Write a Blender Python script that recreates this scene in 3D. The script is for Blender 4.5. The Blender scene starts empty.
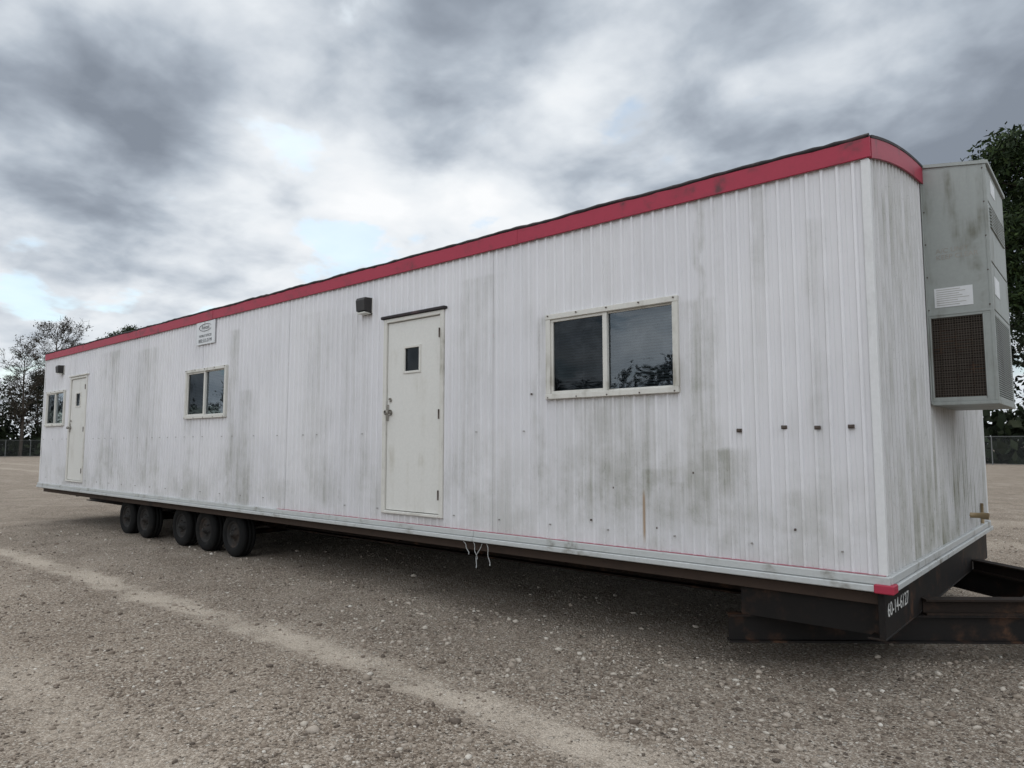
import bpy, bmesh, math, random
import numpy as np
from mathutils import Vector, Matrix
random.seed(7); rng = np.random.default_rng(7)
scene = bpy.context.scene
scene.view_settings.view_transform = 'Standard'
scene.view_settings.look = 'None'
scene.view_settings.exposure = 0
L = 17.15; W = 4.42
ZE = 3.686; RISE = 0.32; ZB = 0.70

# ------------------------------------------------------------ node helpers
class NT:
    def __init__(s, nt): s.nt = nt
    def n(s, t, **kw):
        nd = s.nt.nodes.new(t)
        for k, v in kw.items():
            setattr(nd, k, v)
        return nd
    def set(s, sock, v):
        if hasattr(v, 'is_output'): s.nt.links.new(v, sock)
        else: sock.default_value = v
    def m(s, op, a, b=0.0, c=None, clamp=False):
        nd = s.n('ShaderNodeMath', operation=op); nd.use_clamp = clamp
        s.set(nd.inputs[0], a); s.set(nd.inputs[1], b)
        if c is not None: s.set(nd.inputs[2], c)
        return nd.outputs[0]
    def mr(s, v, a, b, c=0.0, d=1.0, smooth=True):
        nd = s.n('ShaderNodeMapRange'); nd.clamp = True
        if smooth: nd.interpolation_type = 'SMOOTHSTEP'
        s.set(nd.inputs['Value'], v)
        nd.inputs['From Min'].default_value = a; nd.inputs['From Max'].default_value = b
        nd.inputs['To Min'].default_value = c; nd.inputs['To Max'].default_value = d
        return nd.outputs['Result']
    def mix(s, f, a, b, mode='MIX'):
        nd = s.n('ShaderNodeMix', data_type='RGBA', blend_type=mode)
        s.set(nd.inputs[0], f)
        for k, v in ((6, a), (7, b)):
            if isinstance(v, tuple) and len(v) == 3: v = (*v, 1)
            s.set(nd.inputs[k], v)
        return nd.outputs[2]
    def noise(s, vec, scale, detail=4, rough=0.5, dist=0.0, col=False):
        nd = s.n('ShaderNodeTexNoise')
        s.set(nd.inputs['Vector'], vec)
        nd.inputs['Scale'].default_value = scale; nd.inputs['Detail'].default_value = detail
        nd.inputs['Roughness'].default_value = rough; nd.inputs['Distortion'].default_value = dist
        return nd.outputs[1 if col else 0]
    def vscale(s, vec, v):
        nd = s.n('ShaderNodeVectorMath', operation='MULTIPLY')
        s.set(nd.inputs[0], vec); nd.inputs[1].default_value = v
        return nd.outputs[0]
    def ramp(s, f, stops, interp='LINEAR'):
        nd = s.n('ShaderNodeValToRGB'); cr = nd.color_ramp; cr.interpolation = interp
        while len(cr.elements) < len(stops): cr.elements.new(0.5)
        for e, (p, c) in zip(cr.elements, stops):
            e.position = p; e.color = (*c, 1)
        s.set(nd.inputs[0], f); return nd.outputs[0]

def new_mat(name):
    m = bpy.data.materials.new(name); m.use_nodes = True
    nt = m.node_tree; b = nt.nodes['Principled BSDF']
    return m, NT(nt), b
def pos(t):
    return t.n('ShaderNodeNewGeometry').outputs['Position']

def weathered(name, col, rough=0.5, metal=0.0, dirt=(0.12, 0.11, 0.09), amt=0.5, streak=True, spec=0.4, bump=0.0, scale=1.0):
    m, t, b = new_mat(name)
    p = pos(t)
    v = t.vscale(p, (6*scale, 6*scale, 0.8*scale if streak else 6*scale))
    a = t.mr(t.noise(v, 1.0, 5, 0.62), 0.45, 0.78)
    f2 = t.mr(t.noise(p, 2.3*scale, 4, 0.65), 0.4, 0.7)
    f = t.m('MULTIPLY', t.m('MULTIPLY', a, f2), amt*1.6, clamp=True)
    c = t.mix(f, col, dirt)
    c = t.mix(t.mr(t.noise(p, 40*scale, 3), 0.3, 0.7, 0, 0.15), c, tuple(x*0.7 for x in col))
    t.set(b.inputs['Base Color'], c)
    b.inputs['Roughness'].default_value = rough
    b.inputs['Metallic'].default_value = metal
    b.inputs['Specular IOR Level'].default_value = spec
    if bump:
        bn = t.n('ShaderNodeBump'); bn.inputs['Strength'].default_value = bump; bn.inputs['Distance'].default_value = 0.01
        t.set(bn.inputs['Height'], t.noise(p, 9, 5)); t.set(b.inputs['Normal'], bn.outputs[0])
    return m

# ------------------------------------------------------------ wall material
def wall_material():
    m, t, b = new_mat('corrugated_siding_paint')
    p = pos(t)
    sx = t.n('ShaderNodeSeparateXYZ'); t.set(sx.inputs[0], p)
    X, Y, Z = sx.outputs
    s = t.m('SUBTRACT', X, Y)          # running coordinate on both walls
    v1 = t.n('ShaderNodeCombineXYZ'); t.set(v1.inputs[0], t.m('MULTIPLY', s, 7.0)); t.set(v1.inputs[2], t.m('MULTIPLY', Z, 0.40))
    v2 = t.n('ShaderNodeCombineXYZ'); t.set(v2.inputs[0], t.m('MULTIPLY', s, 30.0)); t.set(v2.inputs[2], t.m('MULTIPLY', Z, 1.1))
    n_a = t.noise(v1.outputs[0], 1.0, 5, 0.6); n_b = t.noise(v2.outputs[0], 1.0, 4, 0.6)
    st = t.mr(n_a, 0.42, 0.74)
    st2 = t.mr(n_b, 0.42, 0.74)
    patch = t.mr(t.noise(p, 0.45, 5, 0.6), 0.38, 0.66)
    patch2 = t.mr(t.noise(p, 1.7, 6, 0.68), 0.40, 0.64)
    amt = t.m('MULTIPLY', t.m('ADD', t.m('MULTIPLY', st, 0.45), t.m('MULTIPLY', st2, 0.32)), t.m('ADD', t.m('MULTIPLY', patch, 0.50), t.m('MULTIPLY', patch2, 0.42)))
    u = t.m('MULTIPLY', X, -1.0)
    wn = t.m('MULTIPLY', t.m('SUBTRACT', t.noise(p, 3.0, 4), 0.5), 0.22)
    uu = t.m('ADD', u, wn)
    stains = [(2.05, .75, 2.05, .9, .75), (1.25, .16, 2.75, .85, .85), (1.22, .05, 3.55, 2.3, .9), (2.78, .10, 2.8, 1.0, .65),
              (1.1, .28, 1.6, 1.15, 1.0), (1.45, .10, 1.3, .9, .9), (.75, .08, 3.5, 2.7, .5), (.35, .08, 3.2, 1.3, .3), (8.5, .16, 3.3, .85, .65), (8.1, .35, 2.4, .8, .45),
              (9.9, .25, 2.1, .8, .45), (5.6, .3, 3.2, .85, .3), (3.6, .35, 3.3, 1.0, .35), (13.2, .6, 3.4, .8, .5),
              (6.4, .4, 3.3, .9, .3), (11.6, .7, 3.3, .9, .45), (1.75, .35, 1.45, .82, .9), (1.4, .5, 1.35, .95, .75), (.9, .5, 1.3, .9, .35)]
    loc = None
    for (c, hw, zt, zb, k) in stains:
        a = t.mr(t.m('ABSOLUTE', t.m('SUBTRACT', uu, c)), hw*0.3, hw*1.25, 1, 0)
        z1 = t.mr(Z, zb-0.15, zb+0.35); z2 = t.mr(Z, zt-0.02, zt+0.03, 1, 0)
        w = t.m('MULTIPLY', t.m('MULTIPLY', a, t.m('MULTIPLY', z1, z2)), k)
        loc = w if loc is None else t.m('MAXIMUM', loc, w)
    onlong = t.mr(Y, 0.03, 0.05, 1, 0)
    loc = t.m('MULTIPLY', loc, onlong)
    loc = t.m('MULTIPLY', loc, t.m('ADD', t.m('MULTIPLY', st2, 0.45), t.m('ADD', t.m('MULTIPLY', t.mr(n_a, .3, .7), .38), t.m('MULTIPLY', patch2, .35))))
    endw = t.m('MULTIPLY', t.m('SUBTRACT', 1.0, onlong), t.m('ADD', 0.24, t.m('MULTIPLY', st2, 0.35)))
    low = t.m('MULTIPLY', t.mr(Z, 0.8, 1.9, 1, 0), t.m('ADD', .07, t.m('MULTIPLY', patch2, 0.24)))
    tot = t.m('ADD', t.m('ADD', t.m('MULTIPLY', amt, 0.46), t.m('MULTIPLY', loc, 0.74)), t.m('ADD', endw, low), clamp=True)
    base = t.mix(t.mr(t.noise(p, 0.8, 3), 0.3, 0.7), (0.69, 0.682, 0.705), (0.745, 0.735, 0.752))
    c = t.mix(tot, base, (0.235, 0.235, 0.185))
    spk = t.mr(t.noise(p, 55, 3, 0.7), 0.58, 0.72)
    c = t.mix(t.m('MULTIPLY', spk, t.m('ADD', 0.05, t.m('MULTIPLY', tot, 0.6))), c, (0.13, 0.13, 0.11))
    r1 = t.m('MULTIPLY', t.mr(t.m('ABSOLUTE', t.m('SUBTRACT', u, 1.74)), 0.0, 0.022, 1, 0), t.m('MULTIPLY', t.mr(Z, .82, .95), t.mr(Z, 1.2, 1.3, 1, 0)))
    c = t.mix(t.m('MULTIPLY', r1, t.m('MULTIPLY', onlong, .8)), c, (0.28, 0.15, 0.04))
    fr = t.m('ABSOLUTE', t.m('SUBTRACT', t.m('FRACT', t.m('DIVIDE', t.m('ADD', s, 200.28), 1.22)), 0.5))
    lap = t.mr(fr, 0.0015, 0.004, 0.30, 0, False)
    c = t.mix(lap, c, (0.2, 0.2, 0.18))
    # slightly darker tone in the rib valleys (real ribs stand proud of y=0 / x=0)
    val = t.m('MULTIPLY', onlong, t.mr(Y, -0.009, -0.003, 0, .10))
    c = t.mix(val, c, (0.30, 0.30, 0.27))
    t.set(b.inputs['Base Color'], c)
    b.inputs['Roughness'].default_value = 0.42
    b.inputs['Specular IOR Level'].default_value = 0.35
    bn = t.n('ShaderNodeBump'); bn.inputs['Strength'].default_value = 0.7; bn.inputs['Distance'].default_value = 0.015
    t.set(bn.inputs['Height'], t.noise(p, 1.6, 3)); t.set(b.inputs['Normal'], bn.outputs[0])
    return m

M_wall = wall_material()
M_red = weathered('faded_red_band', (0.36, 0.025, 0.055), 0.5, amt=1.0, dirt=(0.10, 0.03, 0.035), streak=False)
M_bead = weathered('faded_red_bead', (0.36, 0.12, 0.15), 0.6, amt=1.3, dirt=(0.40, 0.38, 0.37), streak=False)
M_trim = weathered('galvanised_trim', (0.48, 0.495, 0.49), 0.4, amt=1.0, dirt=(0.18, 0.17, 0.14), streak=False)
M_white = weathered('white_trim', (0.68, 0.68, 0.68), 0.45, amt=0.5)
M_black = weathered('black_steel', (0.010, 0.0085, 0.008), 0.6, amt=1.3, dirt=(0.075, 0.038, 0.022), streak=False, bump=.15, spec=.22)
M_rusty = weathered('rusty_frame', (0.020, 0.014, 0.011), 0.75, amt=1.3, dirt=(0.085, 0.045, 0.026), streak=False, spec=.2)
M_wood = weathered('rim_joist_wood', (0.06, 0.04, 0.03), 0.85, amt=0.9, dirt=(0.03, 0.022, 0.018), streak=False)
M_edge = weathered('roof_edge_rubber', (0.022, 0.018, 0.02), 0.7, amt=0.6, dirt=(0.14, 0.08, 0.08), streak=False)
M_roof = weathered('roof_membrane', (0.45, 0.45, 0.44), 0.8, amt=0.6, streak=False)
M_door = weathered('cream_door_paint', (0.66, 0.65, 0.615), 0.42, amt=0.45, dirt=(0.36, 0.33, 0.25))
M_frame = weathered('cream_frame', (0.62, 0.605, 0.56), 0.45, amt=1.0, dirt=(0.22, 0.20, 0.15))
M_dark = weathered('dark_interior', (0.02, 0.022, 0.025), 0.8, amt=0.1)
M_blind = weathered('window_blind', (0.12, 0.13, 0.14), 0.6, amt=0.2)
M_tire = weathered('tire_rubber', (0.009, 0.009, 0.009), 0.85, amt=0.35, dirt=(0.05, 0.042, 0.035), streak=False, spec=.2)
M_rim = weathered('wheel_rim_steel', (0.022, 0.021, 0.02), 0.65, amt=0.7, dirt=(0.06, 0.038, 0.025), streak=False, spec=.25)
M_ac = weathered('ac_casing_paint', (0.31, 0.33, 0.315), 0.5, amt=1.2, dirt=(0.14, 0.14, 0.11), bump=0.15)
M_acdark = weathered('ac_coil_grille', (0.04, 0.032, 0.027), 0.8, amt=0.9, dirt=(.015, .014, .012), streak=False)
M_guard = weathered('guard_wire', (0.11, 0.09, 0.07), 0.7, amt=1.1, dirt=(.035, .028, .022), streak=False)
M_metal = weathered('dull_metal', (0.32, 0.30, 0.27), 0.4, metal=0.7, amt=0.6)
M_bolt = weathered('rusty_bolt', (0.08, 0.06, 0.05), 0.7, amt=0.5, streak=False)
M_screw = weathered('painted_screw', (0.30, 0.29, 0.27), 0.6, amt=0.5, streak=False)
M_lens = weathered('lamp_lens', (0.6, 0.6, 0.55), 0.25, amt=0.3)
M_bronze = weathered('lamp_body', (0.022, 0.02, 0.019), 0.45, amt=0.4)
M_signw = weathered('sign_white', (0.66, 0.67, 0.68), 0.4, amt=0.5)
M_ink = weathered('sign_ink', (0.05, 0.055, 0.06), 0.6, amt=0.1)
M_stencil = weathered('stencil_paint', (0.55, 0.55, 0.53), 0.7, amt=0.9, dirt=(0.05, 0.05, 0.05), streak=False, scale=4)
M_brass = weathered('weathered_pipe', (0.30, 0.22, 0.12), 0.5, amt=0.5)

def glass_mat(name, k, tint, base):
    m = bpy.data.materials.new(name); m.use_nodes = True
    nt = m.node_tree; nt.nodes.clear(); t = NT(nt)
    out = t.n('ShaderNodeOutputMaterial'); tr = t.n('ShaderNodeBsdfTransparent'); tr.inputs[0].default_value = tint
    gl = t.n('ShaderNodeBsdfGlossy'); gl.inputs['Roughness'].default_value = 0.02; gl.inputs['Color'].default_value = (0.75, 0.83, 0.9, 1)
    fr = t.n('ShaderNodeFresnel'); fr.inputs[0].default_value = 1.5
    p = pos(t); bn = t.n('ShaderNodeBump'); bn.inputs['Strength'].default_value = 0.3; bn.inputs['Distance'].default_value = 0.01
    t.set(bn.inputs['Height'], t.noise(p, 2.2, 1)); t.set(gl.inputs['Normal'], bn.outputs[0])
    dust = t.mr(t.noise(p, 5, 4, .6), .4, .75, base, base+.02)
    f = t.m('ADD', t.m('MULTIPLY', fr.outputs[0], k), dust, clamp=True)
    mx = t.n('ShaderNodeMixShader'); t.set(mx.inputs[0], f)
    nt.links.new(tr.outputs[0], mx.inputs[1]); nt.links.new(gl.outputs[0], mx.inputs[2]); nt.links.new(mx.outputs[0], out.inputs[0])
    return m
M_glass = glass_mat('window_glass', 1.8, (.55, .6, .63, 1), .03)
M_glass2 = glass_mat('screened_window_glass', .6, (.25, .28, .30, 1), .0)

# ------------------------------------------------------------ mesh helpers
def link(o, parent=None):
    scene.collection.objects.link(o)
    if parent: o.parent = parent
    return o
def empty(name, loc=(0, 0, 0)):
    e = bpy.data.objects.new(name, None); e.location = loc; e.empty_display_size = 0.3
    return link(e)
def mesh_obj(name, verts, faces, mat, parent=None, smooth=False):
    me = bpy.data.meshes.new(name); me.from_pydata([tuple(v) for v in verts], [], faces); me.update()
    me.materials.append(mat)
    if smooth:
        me.polygons.foreach_set('use_smooth', [True]*len(me.polygons))
    return link(bpy.data.objects.new(name, me), parent)
def boxes(name, lst, mat, parent=None, bevel=0.004):
    bm = bmesh.new()
    for (x0, x1, y0, y1, z0, z1) in lst:
        r = bmesh.ops.create_cube(bm, size=1.0)
        M = Matrix.Translation(((x0+x1)/2, (y0+y1)/2, (z0+z1)/2)) @ Matrix.Diagonal((abs(x1-x0), abs(y1-y0), abs(z1-z0), 1))
        bmesh.ops.transform(bm, matrix=M, verts=r['verts'])
    if bevel: bmesh.ops.bevel(bm, geom=list(bm.edges), offset=bevel, segments=1, affect='EDGES')
    bmesh.ops.recalc_face_normals(bm, faces=bm.faces)
    me = bpy.data.meshes.new(name); bm.to_mesh(me); bm.free(); me.materials.append(mat)
    return link(bpy.data.objects.new(name, me), parent)
class TB:
    def __init__(s): s.v = []; s.f = []
    def tube(s, pts, rad, seg=6, cap=True):
        pts = [Vector(p) for p in pts]; base = len(s.v)
        for i, p in enumerate(pts):
            d = (pts[min(i+1, len(pts)-1)] - pts[max(i-1, 0)]).normalized()
            a = d.cross(Vector((0, 0, 1)) if abs(d.z) < 0.9 else Vector((1, 0, 0))).normalized(); b = d.cross(a)
            for k in range(seg):
                an = 2*math.pi*k/seg
                s.v.append(p + (a*math.cos(an) + b*math.sin(an))*rad[i])
        for i in range(len(pts)-1):
            for k in range(seg):
                k2 = (k+1) % seg
                s.f.append((base+i*seg+k, base+i*seg+k2, base+(i+1)*seg+k2, base+(i+1)*seg+k))
        if cap:
            s.f.append(tuple(base+k for k in range(seg))); s.f.append(tuple(base+(len(pts)-1)*seg+k for k in reversed(range(seg))))
    def obj(s, name, mat, parent=None, smooth=True):
        return mesh_obj(name, s.v, s.f, mat, parent, smooth)

# ------------------------------------------------------------ TRAILER
T = empty('office_trailer')
def roofz(w): return ZE + RISE*(1-((w-W/2)/(W/2))**2)
def profile(length, breaks):
    P = 0.1016; D = 0.014
    n = int(length/P)+2
    base = [(0, 0), (.036, 0), (.040, .003), (.044, 0), (.068, 0), (.077, D), (.0926, D)]
    lst = []
    for i in range(n):
        for (a, d) in base:
            q = i*P + a
            if q < length: lst.append((q, d))
    lst.append((length, 0))
    us = [a for a, _ in lst]; ds = [d for _, d in lst]
    for b in breaks:
        lst.append((b, float(np.interp(b, us, ds))))
    lst = sorted(set(lst))
    return lst
WINS = [(1.405, 2.70), (8.68, 9.98), (15.72, 16.90)]
WZ0, WZ1 = 2.05, 2.80
DOORS = [(4.07, 5.03), (14.42, 15.38)]
DZ0, DZ1 = 0.89, 3.04
def build_long(name, openings, flip=False, yplane=0.0):
    br = [e for o in openings for e in o[:2]]
    pr = profile(L, br); v = []; f = []
    for (a, da), (b, db) in zip(pr, pr[1:]):
        if b-a < 1e-6: continue
        mid = (a+b)/2; iv = [(0.76, 3.60)]
        for (u0, u1, z0, z1) in openings:
            if u0 < mid < u1: iv = [(0.76, z0), (z1, 3.60)]
        off = .0015*math.sin(int((mid+.28)/1.22)*2.4)
        for z0, z1 in iv:
            i = len(v); sg = 1 if flip else -1
            A_ = yplane+sg*(da+off); B_ = yplane+sg*(db+off)
            v += [(-a, A_, z0), (-b, B_, z0), (-b, B_, z1), (-a, A_, z1)]
            f.append((i, i+1, i+2, i+3) if flip else (i+3, i+2, i+1, i))
    return mesh_obj(name, v, f, M_wall, T)
ops = [(a, b, WZ0, WZ1) for a, b in WINS] + [(a, b, DZ0, DZ1) for a, b in DOORS]
build_long('side_wall_siding', ops)
build_long('rear_side_wall_siding', [], True, W)
def build_end(name, xp, sg):
    pr = profile(W, []); v = []; f = []
    for (a, da), (b, db) in zip(pr, pr[1:]):
        if b-a < 1e-6: continue
        i = len(v)
        v += [(xp+sg*da, a, 0.76), (xp+sg*db, b, 0.76), (xp+sg*db, b, roofz(b)-0.06), (xp+sg*da, a, roofz(a)-0.06)]
        f.append((i, i+1, i+2, i+3) if sg > 0 else (i+3, i+2, i+1, i))
    return mesh_obj(name, v, f, M_wall, T)
build_end('end_wall_siding', 0.0, 1); build_end('far_end_wall_siding', -L, -1)
v = []; f = []; nr = 24
for i in range(nr+1):
    w = -0.03 + (W+0.06)*i/nr; z = roofz(min(max(w, 0), W))-0.004
    v += [(0.03, w, z), (-L-0.03, w, z)]
for i in range(nr): f.append((2*i, 2*i+2, 2*i+3, 2*i+1))
mesh_obj('bowed_roof', v, f, M_roof, T, True)
lst = []
u = 0.0
while u < L:
    e = min(u+3.05, L); j = random.uniform(-.003, .003)
    for y0, y1 in ((-0.034+j, -0.019), (W+0.019, W+0.034)):
        lst.append((-u-(-.034 if u == 0 else .001), -e, y0, y1, ZE-0.145+j, ZE-0.006))
    u = e
boxes('red_fascia', lst, M_red, T, 0.003)
def bow_strip(name, x0, x1, lo, hi, mat):
    v = []; f = []; n = 28
    for i in range(n+1):
        w = -0.0 + W*i/n; z = roofz(w)
        v += [(x0, w, z+lo), (x1, w, z+lo), (x1, w, z+hi), (x0, w, z+hi)]
    for i in range(n):
        a = 4*i; b = a+4
        for k in range(4):
            k2 = (k+1) % 4; f.append((a+k, a+k2, b+k2, b+k))
    f += [(0, 1, 2, 3), (4*n+3, 4*n+2, 4*n+1, 4*n)]
    return mesh_obj(name, v, f, mat, T)
bow_strip('red_end_fascia', 0.018, 0.035, -0.145, -0.006, M_red)
bow_strip('red_far_end_fascia', -L-0.035, -L-0.018, -0.145, -0.006, M_red)
bow_strip('roof_end_edge', 0.0, 0.040, -0.008, 0.012, M_edge)
bow_strip('roof_far_end_edge', -L-0.040, -L, -0.008, 0.012, M_edge)
tb = TB()
for y in (-0.028, W+0.028):
    pts = []; rad = []
    for i in range(240):
        x = 0.03 - (L+0.06)*i/239
        pts.append((x, y, ZE+0.004+0.004*math.sin(x*5.3)+random.uniform(-.003, .003))); rad.append(0.015+random.uniform(-.002, .004))
    tb.tube(pts, rad, 6)
tb.obj('roof_edge_seal', M_edge, T)
boxes('corner_trim', [(-0.035, 0.019, -0.019, 0.03, 0.80, ZE-0.146), (-0.03, 0.019, W-0.03, W+0.019, 0.80, ZE-0.146),
                      (-L-0.019, -L+0.035, -0.019, 0.03, 0.80, ZE-0.146), (-L-0.019, -L+0.03, W-0.03, W+0.019, 0.80, ZE-0.146)], M_white, T, 0.005)
lst = [(0.002, 0.040, 0.002, W, 0.745, 0.800), (0.002, 0.056, 0.002, W+0.02, ZB, 0.743), (-L-0.04, 0.034, W, W+0.04, 0.70, 0.80)]
u = -.05
while u < L+.04:
    e = min(u+3.66, L+.04); j = random.uniform(-.002, .002)
    lst += [(-e, -u-(.004 if u > 0 else .016), -0.040+j, 0.0, 0.745, 0.800), (-e, -u-(.004 if u > 0 else 0), -0.056+j, 0.0, ZB+j, 0.743)]
    u = e
boxes('base_trim', lst, M_trim, T, 0.006)
boxes('base_red_bead', [(-7.2, 0.010, -0.028, -0.002, 0.801, 0.806)], M_bead, T, 0.001)
boxes('red_corner_cap', [(-0.055, 0.062, -0.066, 0.05, ZB-0.004, 0.752)], M_red, T, 0.006)
lst = []
for z, st in ((0.93, .61), (1.76, .3048)):
    u = 0.25
    while u < L:
        bad = any(a-.05 < u < b+.05 and z0-.02 < z < z1+.02 for a, b, z0, z1 in ops)
        if not bad and random.random() < .7 and not (z > 1.5 and u < 2.8): lst.append((-u-.005, -u+.005, -0.019, 0.0, z-.005, z+.005))
        u += st
boxes('siding_screws', lst, M_screw, T, 0)
lst = []
for u, dz in ((.16, .004), (.375, 0), (.60, .006), (.926, -.012)):
    lst += [(-u-.020, -u+.020, -0.022, -.006, 1.737+dz, 1.763+dz), (-u-.01, -u+.01, -.034, -.012, 1.742+dz, 1.760+dz)]
boxes('tie_down_brackets', lst, M_bolt, T, 0.003)
lst = []
for (u, z) in ((2.25, 1.0), (2.02, 1.28), (1.3, 1.42), (.55, 1.05), (1.62, .98), (2.9, 2.1)):
    lst.append((-u-.006, -u+.006, -.017, 0, z-.008, z+.008))
boxes('patch_rivets', lst, M_bolt, T, 0.002)

# windows
for k, (a, b) in enumerate(WINS):
    x0, x1 = -b, -a; z0, z1 = WZ0, WZ1; fw = .038; mid = (x0+x1)/2 - 0.03
    fr = [(x0-.012, x1+.012, -.040, .03, z1-fw, z1+.010), (x0-.012, x1+.012, -.046, .03, z0-.010, z0+fw),
          (x0-.012, x0+fw, -.038, .03, z0+fw, z1-fw), (x1-fw, x1+.012, -.038, .03, z0+fw, z1-fw)]
    W_ = boxes('window_%d_frame' % (k+1), fr, M_frame, T, 0.004)
    s = .024
    sash = [(mid-.022, mid+.022, -.026, .02, z0+fw, z1-fw),
            (x0+fw, mid-.022, -.022, .012, z0+fw, z0+fw+s), (x0+fw, mid-.022, -.022, .012, z1-fw-s, z1-fw),
            (x0+fw, x0+fw+s, -.022, .012, z0+fw+s, z1-fw-s),
            (mid+.022, x1-fw, -.008, .018, z0+fw, z0+fw+.014), (mid+.022, x1-fw, -.008, .018, z1-fw-.014, z1-fw), (x1-fw-.014, x1-fw, -.008, .018, z0+fw+.014, z1-fw-.014)]
    boxes('window_%d_sash' % (k+1), sash, M_frame, T, 0.003)
    gy = -.004
    mesh_obj('window_%d_left_glass' % (k+1), [(x0+fw, gy, z0+fw), (mid, gy, z0+fw), (mid, gy, z1-fw), (x0+fw, gy, z1-fw)], [(0, 1, 2, 3)], M_glass2, T)
    mesh_obj('window_%d_right_glass' % (k+1), [(mid, gy+.010, z0+fw), (x1-fw, gy+.010, z0+fw), (x1-fw, gy+.010, z1-fw), (mid, gy+.010, z1-fw)], [(0, 1, 2, 3)], M_glass, T)
    yb = .55
    V = [(x0, .0, z0), (x1, .0, z0), (x1, .0, z1), (x0, .0, z1), (x0, yb, z0-.3), (x1, yb, z0-.3), (x1, yb, z1+.1), (x0, yb, z1+.1)]
    mesh_obj('window_%d_interior' % (k+1), V, [(4, 5, 6, 7), (0, 1, 5, 4), (1, 2, 6, 5), (2, 3, 7, 6), (3, 0, 4, 7)], M_dark, T)
    v = []; f = []; z = z1-.05; zl = z0+.06
    while z > zl:
        i = len(v); tt = .010
        v += [(x0+.05, .06, z-tt), (x1-.05, .06, z-tt), (x1-.05, .078, z+tt), (x0+.05, .078, z+tt)]; f.append((i, i+1, i+2, i+3)); z -= .0245
    mesh_obj('window_%d_blind' % (k+1), v, f, M_blind, T)
    boxes('window_%d_screws' % (k+1), [(x-.005, x+.005, -.052, -.038, zz-.005, zz+.005) for x in np.linspace(x0+.02, x1-.02, 5) for zz in (z0+.004, z1-.006)], M_bolt, T, 0)
# doors
for k, (a, b) in enumerate(DOORS):
    x0, x1 = -b, -a; z0, z1 = DZ0, DZ1; fw = .045
    boxes('door_%d_frame' % (k+1), [(x0-.01, x0+fw, -.034, .05, z0, z1), (x1-fw, x1+.01, -.034, .05, z0, z1), (x0+fw, x1-fw, -.034, .05, z1-fw, z1),
           (x0+fw, x1-fw, -.04, .05, z0, z0+.03)], M_frame, T, 0.005)
    boxes('door_%d_drip_cap' % (k+1), [(x0-.04, x1+.04, -.055, .0, z1+.002, z1+.034)], M_edge if k == 0 else M_frame, T, 0.006)
    dx0, dx1, dz0, dz1 = x0+fw+.006, x1-fw-.006, z0+.038, z1-fw-.006
    if k == 0: wx0, wx1 = -4.70, -4.44
    else: wx0, wx1 = -15.05, -14.79
    wz0, wz1 = 2.42, 2.70
    boxes('door_%d_slab' % (k+1), [(dx0, wx0, -.008, .03, dz0, dz1)], M_door, T, 0)
    boxes('door_%d_slab_b' % (k+1), [(wx1, dx1, -.008, .03, dz0, dz1), (wx0, wx1, -.008, .03, dz0, wz0), (wx0, wx1, -.008, .03, wz1, dz1)], M_door, T, 0)
    boxes('door_%d_vision_frame' % (k+1), [(wx0-.012, wx0+.015, -.020, .0, wz0-.012, wz1+.012), (wx1-.015, wx1+.012, -.020, .0, wz0-.012, wz1+.012),
           (wx0+.015, wx1-.015, -.020, 0, wz0-.012, wz0+.015), (wx0+.015, wx1-.015, -.020, 0, wz1-.015, wz1+.012)], M_frame, T, 0.003)
    mesh_obj('door_%d_vision_glass' % (k+1), [(wx0, 0.002, wz0), (wx1, 0.002, wz0), (wx1, 0.002, wz1), (wx0, 0.002, wz1)], [(0, 1, 2, 3)], M_glass2, T)
    boxes('door_%d_backing' % (k+1), [(x0, x1, .06, .07, z0, z1)], M_dark, T, 0)
    hx = x0+fw+.06
    tb = TB(); tb.tube([(hx, -.008, 1.99), (hx, -.018, 1.99)], [.034, .034], 16); tb.tube([(hx, -.016, 1.99), (hx, -.05, 1.99), (hx, -.055, 1.99), (hx, -.085, 1.99), (hx, -.09, 1.99)], [.012, .014, .026, .028, .018], 16)
    tb.tube([(hx, -.008, 2.13), (hx, -.024, 2.13)], [.024, .022], 14)
    tb.obj('door_%d_knob_and_lock' % (k+1), M_metal, T)
    boxes('door_%d_latch_guard' % (k+1), [(dx0-.012, dx0+.03, -.018, -.0085, 1.90, 2.08)], M_metal, T, 0.002)
    tb = TB()
    for hz in (1.12, 1.95, 2.8): tb.tube([(dx1+.006, -.038, hz-.05), (dx1+.006, -.038, hz+.05)], [.009, .009], 8)
    tb.obj('door_%d_hinges' % (k+1), M_bolt, T)
# chassis
boxes('floor_deck', [(-L+.02, -.02, .03, W-.03, .68, .76)], M_rusty, T, 0)
boxes('rim_joist', [(-L+.02, -.03, .075, .115, .60, .682), (-L+.02, -.03, W-.115, W-.075, .60, .682)], M_wood, T, 0.004)
lst = []
for y in (1.0, 3.42):
    lst += [(-L+.1, -.1, y-.006, y+.006, .38, .66), (-L+.1, -.1, y-.07, y+.07, .355, .372), (-L+.1, -.1, y-.07, y+.07, .662, .678)]
u = .5
while u < L:
    lst += [(-u-.03, -u+.03, .12, .93, .60, .678), (-u-.03, -u+.03, .5, .93, .50, .60), (-u-.03, -u+.03, 1.07, 3.35, .56, .678), (-u-.03, -u+.03, 3.49, W-.12, .60, .678)]
    u += 1.22
boxes('chassis_beams', lst, M_rusty, T, 0)
boxes('belly_board', [(-L+.1, -.1, .1, W-.1, .640, .655)], M_black, T, 0)
boxes('front_crossmember', [(-.05, -.010, .0, W-.02, .405, .696), (-.12, -.01, .0, W-.02, .39, .404)], M_black, T, 0.003)
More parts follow.
